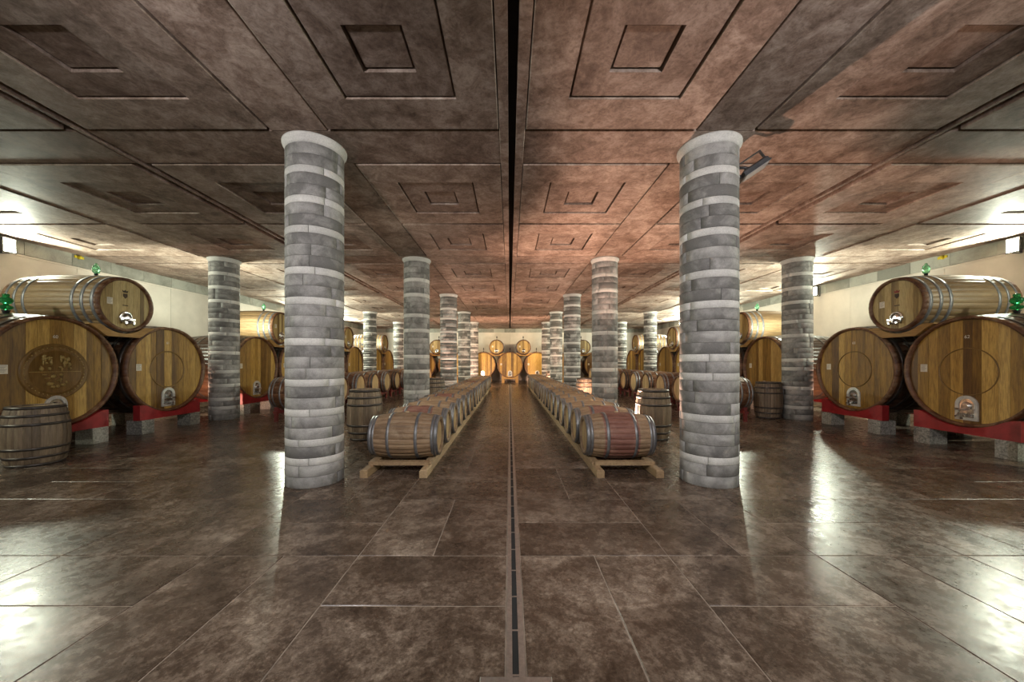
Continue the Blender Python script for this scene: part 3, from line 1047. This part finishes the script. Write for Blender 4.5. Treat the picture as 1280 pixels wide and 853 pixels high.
# ------------------------------------------------------------------ barriques (225 litre barrels)
BQ = dict(L=.97, re=.275, rm=.335)
def barrel_parts(L, re, rm, body_mats, hoop_spec, hoop_mat, seed, stain=None, n=26, head_in=.03):
    body = stave_body(L, re, rm, n, 'x', lip=head_in, seed=seed, stain=stain)
    for i, q in enumerate(body.v):
        body.v[i] = (q[0] - L / 2, q[1], q[2])
    d = {'stave_body': body.mesh('stave_body', body_mats)}
    d['hoops'] = []
    for a, w in hoop_spec:
        me = hoop_mesh(a, w, L, re, rm, hoop_mat, 'x', 36)
        for v_ in me.vertices: v_.co.x -= L / 2
        d['hoops'].append(me)
    d['heads'] = []
    rr = random.Random(seed)
    for s in (-1, 1):
        b = MB(); r = re - .045; k = 7
        for i in range(k):
            y0, y1 = -r + 2 * r * i / k + .001, -r + 2 * r * (i + 1) / k - .001
            ys = [y0 + (y1 - y0) * j / 2 for j in range(3)]
            top = [(q, sqrt(max(0, r * r - q * q))) for q in ys]
            xa = s * (L / 2 - head_in)
            b.prism(top + [(q, -z) for q, z in top[::-1]], 'x', xa - .02 if s > 0 else xa, xa if s > 0 else xa + .02, 0, rr.random())
        d['heads'].append(b.mesh('head', [M['bhead']]))
    b = MB(); b.lathe([(rm - .01, .03), (rm + .012, .03), (rm + .014, .022)], 'z', 12); d['bung'] = b.mesh('bung', [M['timber']])
    return d
HS = [(.0, .05), (.055, .035), (.27, .04), (.66, .04), (.88, .035), (.92, .05)]
bq_kinds = [barrel_parts(BQ['L'], BQ['re'], BQ['rm'], [M['barrique'], M['barrique'], M['stain']], HS, M['hoop'], s, 2 if s == 12 else None) for s in (11, 12, 13)]
up_parts = barrel_parts(BQ['L'], BQ['re'], BQ['rm'], [M['upright'], M['upright']], [(.0, .045), (.13, .04), (.27, .04), (.66, .04), (.80, .04), (.925, .045)], M['hoop_d'], 14)

def barrel(label, kind, x, y, z, rz, group, upright=False, R=BQ['rm'], L=BQ['L'], name='barrique', cat='barrel'):
    t = thing(name, label, cat, (x, y, z), rz, group)
    if upright:
        loc, rot = (0, 0, L / 2), (0, pi / 2, 0)
    else:
        loc, rot = (0, 0, R), (0, 0, 0)
    put('stave_body', kind['stave_body'], t, loc, rot)
    for h in kind['hoops']: put('hoop', h, t, loc, rot)
    for h in kind['heads']: put('head', h, t, loc, rot)
    if not upright: put('bung', kind['bung'], t, loc, rot)
    return t

RX = 1.535          # axis centre of each aisle row
ROW_N = {-1: 19, 1: 22}
RAIL_H = .10
for side in (-1, 1):
    sd = 'left' if side < 0 else 'right'
    y_first, pitch = 5.28, .80
    n = ROW_N[side]
    y_end = y_first + (n - 1) * pitch + .45
    rack = thing('barrel_rack', 'long low timber rack under the %s aisle row of barrels' % sd, 'rack', (side * RX, 4.66, 0))
    for sx in (-1, 1):
        b = MB(); b.bbox(-.05, .05, 0, y_end - 4.66, 0, RAIL_H, .012)
        b.box(-.05, .05, .28, y_end - 4.66, RAIL_H - .001, RAIL_H + .03)
        put('rail', b.mesh('rail', [M['timber']]), rack, (sx * .385, 0, 0))
    b = MB(); b.box(-.40, .40, 0, .09, 0, .05)
    me = b.mesh('cross_bar', [M['timber']])
    for k in range(n + 1):
        if k in (0, n) or k % 4 == 0:
            put('cross_bar', me, rack, (0, .22 + k * pitch * (n - .02) / n, RAIL_H + (.0 if k == 0 else .0)))
    for k in range(n):
        y = y_first + k * pitch
        # the rails carry the barrel a little inside its ends
        kind = bq_kinds[(1 if side > 0 else 0) if k == 0 else rng.choice((0, 2, 0, 2, 1))]
        extra = ''
        barrel('oak barrel in the %s aisle row, %s from the near end' % (sd, ORD[k]), kind, side * RX + rng.uniform(-.012, .012), y, .098 + RAIL_H * 0 , 0 if rng.random() < 2 else pi, '%s aisle row of oak barrels' % sd)

# upright barrels
ups = [(-2.88, 7.1, 'dark upright oak barrel behind the near end of the left aisle row'),
       (2.80, 7.1, 'upright oak barrel lit pink on one side, behind the near right column'),
       (-2.52, 12.1, 'upright barrel between second and third left aisle columns'),
       (2.52, 12.1, 'pink-lit upright barrel between second and third right aisle columns'),
       (2.50, 21.9, 'brightly lit small-looking upright barrel between the farthest right aisle columns'),
       (-7.05, 5.34, 'weathered upright barrel in front of the carved-crest cask on the left'),
       (7.34, 4.74, 'dark upright barrel cut by the right edge, beside the nearest right cask'),
       (6.97, 9.75, 'dark upright barrel beside the right wall-side column, before a large cask')]
for x, y, lab in ups:
    o = barrel(lab, up_parts, x, y, 0, rng.random() * 6, 'upright barrels on the floor', True)
    if x < -6: o.scale = (1.0, 1.0, .89)

# tonneaux: larger lying barrels on red steel stands, in a line behind the aisle columns
TN = dict(L=1.12, re=.385, rm=.455)
tn = [barrel_parts(TN['L'], TN['re'], TN['rm'], [M['chime'], M['chime']], [(.0, .05), (.10, .045), (.30, .045), (.775, .045), (.975, .045), (1.07, .05)], M['hoop'] if s == 21 else M['hoop_d'], s, None, 28, .03) for s in (21, 22)]
b = MB(); b.box(-.05, .05, -.42, .42, 0, .066)
leg_b = MB(); leg_b.box(-.035, .035, -.035, .035, 0, .20)
bar_me, leg_me = b.mesh('cradle_bar', [M['darkred']]), leg_b.mesh('leg', [M['darkred']])
wb_ = MB(); wb_.prism([(-.02, 0), (.13, 0), (.13, .10)], 'x', -.05, .05); wedge_me = wb_.mesh('wedge', [M['darkred']])
for side in (-1, 1):
    sd = 'left' if side < 0 else 'right'
    for k in range(11):
        y = 9.45 + 1.31 * k
        x = side * 5.56
        barrel('medium lying barrel with pale head on a red stand, %s of the %s line' % (ORD[k], sd), tn[k % 2], x, y, .25, 0, 'lying barrels on red stands, %s' % sd, False, TN['rm'], TN['L'], 'lying_barrel')
        t = thing('barrel_stand', 'red steel stand under the %s medium lying barrel on the %s' % (ORD[k], sd), 'stand', (x, y, 0), 0, 'red stands under the lying barrels')
        for sx in (-.36, .36):
            put('cradle_bar', bar_me, t, (sx, 0, .20))
            for sy in (-1, 1):
                put('leg', leg_me, t, (sx, sy * .36, 0))
                put('wedge', wedge_me, t, (sx, sy * .24, .26), (0, 0, 0 if sy > 0 else pi))

# ------------------------------------------------------------------ lamps
def flood_meshes(lens_mat):
    d = {}
    b = MB(); b.bbox(-.15, .15, -.10, .10, -.06, .0, .02); b.box(-.16, .16, -.11, .11, -.0752, -.0598); d['housing'] = b.mesh('housing', [M['darkmetal']])
    b = MB(); b.box(-.135, .135, -.09, .09, -.080, -.0755); d['lens'] = b.mesh('lens', [lens_mat])
    b = MB()
    for sx in (-1, 1): b.box(sx * .165 - .006, sx * .165 + .006, -.02, .02, -.05, .12)
    b.box(-.171, .171, -.02, .02, .108, .12); d['bracket'] = b.mesh('bracket', [M['darkmetal']])
    return d
FL, FC, FW, FO = flood_meshes(M['lens']), flood_meshes(M['softlens']), flood_meshes(M['warmlens']), flood_meshes(M['clearlens'])
def flood(label, meshes, loc, target, group, name='floodlight', arm_to=None):
    t = thing(name, label, 'lamp', loc, 0, group)
    q = (Vector(target) - Vector(loc)).to_track_quat('-Z', 'X')
    t.rotation_euler = q.to_euler()
    put('housing', meshes['housing'], t)
    put('lens', meshes['lens'], t)
    put('bracket', meshes['bracket'], t)
    if arm_to is not None:
        p = q.inverted() @ (Vector(arm_to) - Vector(loc))
        b = MB(); b.tube((0, 0, -.02), p, .018)
        put('arm', b.mesh('arm', [M['darkmetal']]), t)
    return t
for side in (-1, 1):
    sd = 'left' if side < 0 else 'right'
    for k, y in enumerate((7.7, 12.7, 17.7, 22.7, 2.7, -2.3)):  # last pair is added fill, out of view beside and behind the viewer
        if side < 0 and k == 1:
            continue                      # no lamp there on the left wall
        loc = (side * 10.80, y, 4.0)
        tgt = (side * 4.0, y, 4.1)
        flood('lit white floodlight high on the %s wall, %s' % (sd, (ORD[k] + ' from the viewer') if k < 4 else ('added as fill beside the viewer', 'added as fill behind the viewer')[k - 4]), FL, loc, tgt, 'wall floodlights')
        d = (Vector(tgt) - Vector(loc)).normalized()
        lamp('wall_floodlight_beam', tuple(Vector(loc) + d * .16), 'SPOT', WALL_LIGHT * (.40, .9, 1.1, 1.1, .45, .25)[k], WALL_LIGHT_COLOR, .07, tgt, 172, .15)
    o = thing('wall_marker', 'small yellow fitting at the top of the %s wall' % sd, 'fitting', (side * (W - .03), 9.1, 4.15))
    b = MB(); b.box(-.015, .015, -.10, .10, -.03, .03); put('base', b.mesh('base', [M['yellow']]), o)
    b = MB(); b.lathe([(0, .05), (.05, .045), (.08, .02)], 'x', 14)
    put('cover', b.mesh('cover', [M['yellow']]), o, (0, 0, 0), (0, 0, pi if side > 0 else 0))
# the floodlight on the near right column
flood('grey floodlight on an arm at the top of the nearest right column', FO, (2.97, 4.46, 3.92), (3.47, 4.31, 3.07), None, 'floodlight', (2.815, 4.50, 3.93))
for k, y in enumerate([-0.42] + ROWY):  # added unseen fill spots behind the aisle columns and behind the viewer
    for side in (-1, 1):
        sd = 'left' if side < 0 else 'right'
        loc = (side * 2.5, y + .43, 3.55)
        tgt = (side * 2.3, y + 4.5, 1.6)
        if k > 0:
            flood('added fill floodlight on the far side of the %s %s aisle column' % (ORD[k - 1], sd), FC, loc, tgt, 'added column fill lights', 'floodlight', (side * 2.5, y + CR - .005, 3.55))
        d = (Vector(tgt) - Vector(loc)).normalized()
        lamp('column_fill_beam', tuple(Vector(loc) + d * .12), 'SPOT', COLUMN_FILL * (2.1, .7, .7, 1.0, 1.2, 1.2)[k], ((1.0, 0.96, 0.98), COLUMN_FILL_COLOR, COLUMN_FILL_COLOR, (1.0, .78, .5), (1.0, .70, .38), (1.0, .70, .38))[k], .10, tgt, 120, .6)
# warm floor uplights, plus added white uplights hidden behind the wall-side columns
warm = [((2.20, 8.0, .125), 450, (2.25, 6.6, 3.0), 118, 'behind the near end of the right aisle row'),
        ((2.30, 10.95, .125), 210, (2.3, 11.6, 3.0), 140, 'beside the second upright barrel on the right'),
        ((-2.28, 13.6, .125), 130, (-2.2, 12.8, 3.0), 110, 'before the third left aisle column'),
        ((2.26, 17.0, .125), 200, (2.0, 17, 3.0), 140, 'between the third and fourth right aisle columns'),
        ((-2.26, 17.0, .125), 130, (-2.0, 17, 3.0), 140, 'between the third and fourth left aisle columns'),
        ((2.26, 21.4, .125), 420, (1.6, 24.5, 1.3), 160, 'near the far right aisle column'),
        ((-2.26, 21.4, .125), 420, (-1.6, 24.5, 1.3), 160, 'near the far left aisle column'),
        ((7.925, 9.95, 2.3), 210, (8.3, 10.9, 4.2), 150, 'R0'),
        ((-7.925, 9.95, 2.3), 240, (-8.3, 10.9, 4.2), 150, 'L0'),
        ((7.925, 14.95, 2.3), 260, (8.3, 15.9, 4.2), 150, 'R1'),
        ((-7.925, 14.95, 2.3), 260, (-8.3, 15.9, 4.2), 150, 'L1'),
        ((7.925, 19.95, 2.3), 220, (8.3, 20.9, 4.2), 150, 'R2'),
        ((-7.925, 19.95, 2.3), 220, (-8.3, 20.9, 4.2), 150, 'L2'),
        ((8.55, 9.45, .125), 60, (8.6, 10.4, 1.6), 160, 'behind the right wall-side column'),
        ((-8.55, 9.45, .125), 60, (-8.6, 10.4, 1.6), 160, 'behind the left wall-side column')]
for k, (loc, e, tgt, ang, where) in enumerate(warm):
    side_fill = loc[2] > 1  # the high ones are added fill that brightens side ceilings and walls
    if side_fill:
        flood('added white fill uplight on the far side of the %s wall-side column on the %s' % (ORD[int(where[1])], 'right' if where[0] == 'R' else 'left'), FC, loc, tgt, 'added column fill uplights', 'floodlight', (loc[0] / abs(loc[0]) * (7.62 + .212), loc[1] - .366 + .254, 2.3))
    else:
        flood('warm floor uplight ' + where, FW, loc, tgt, 'warm floor uplights')
    d = (Vector(tgt) - Vector(loc)).normalized()
    lamp('uplight_beam', tuple(Vector(loc) + d * .15), 'SPOT', e, WALL_LIGHT_COLOR if side_fill else WARM_COLOR, .05, tgt, ang, .3)
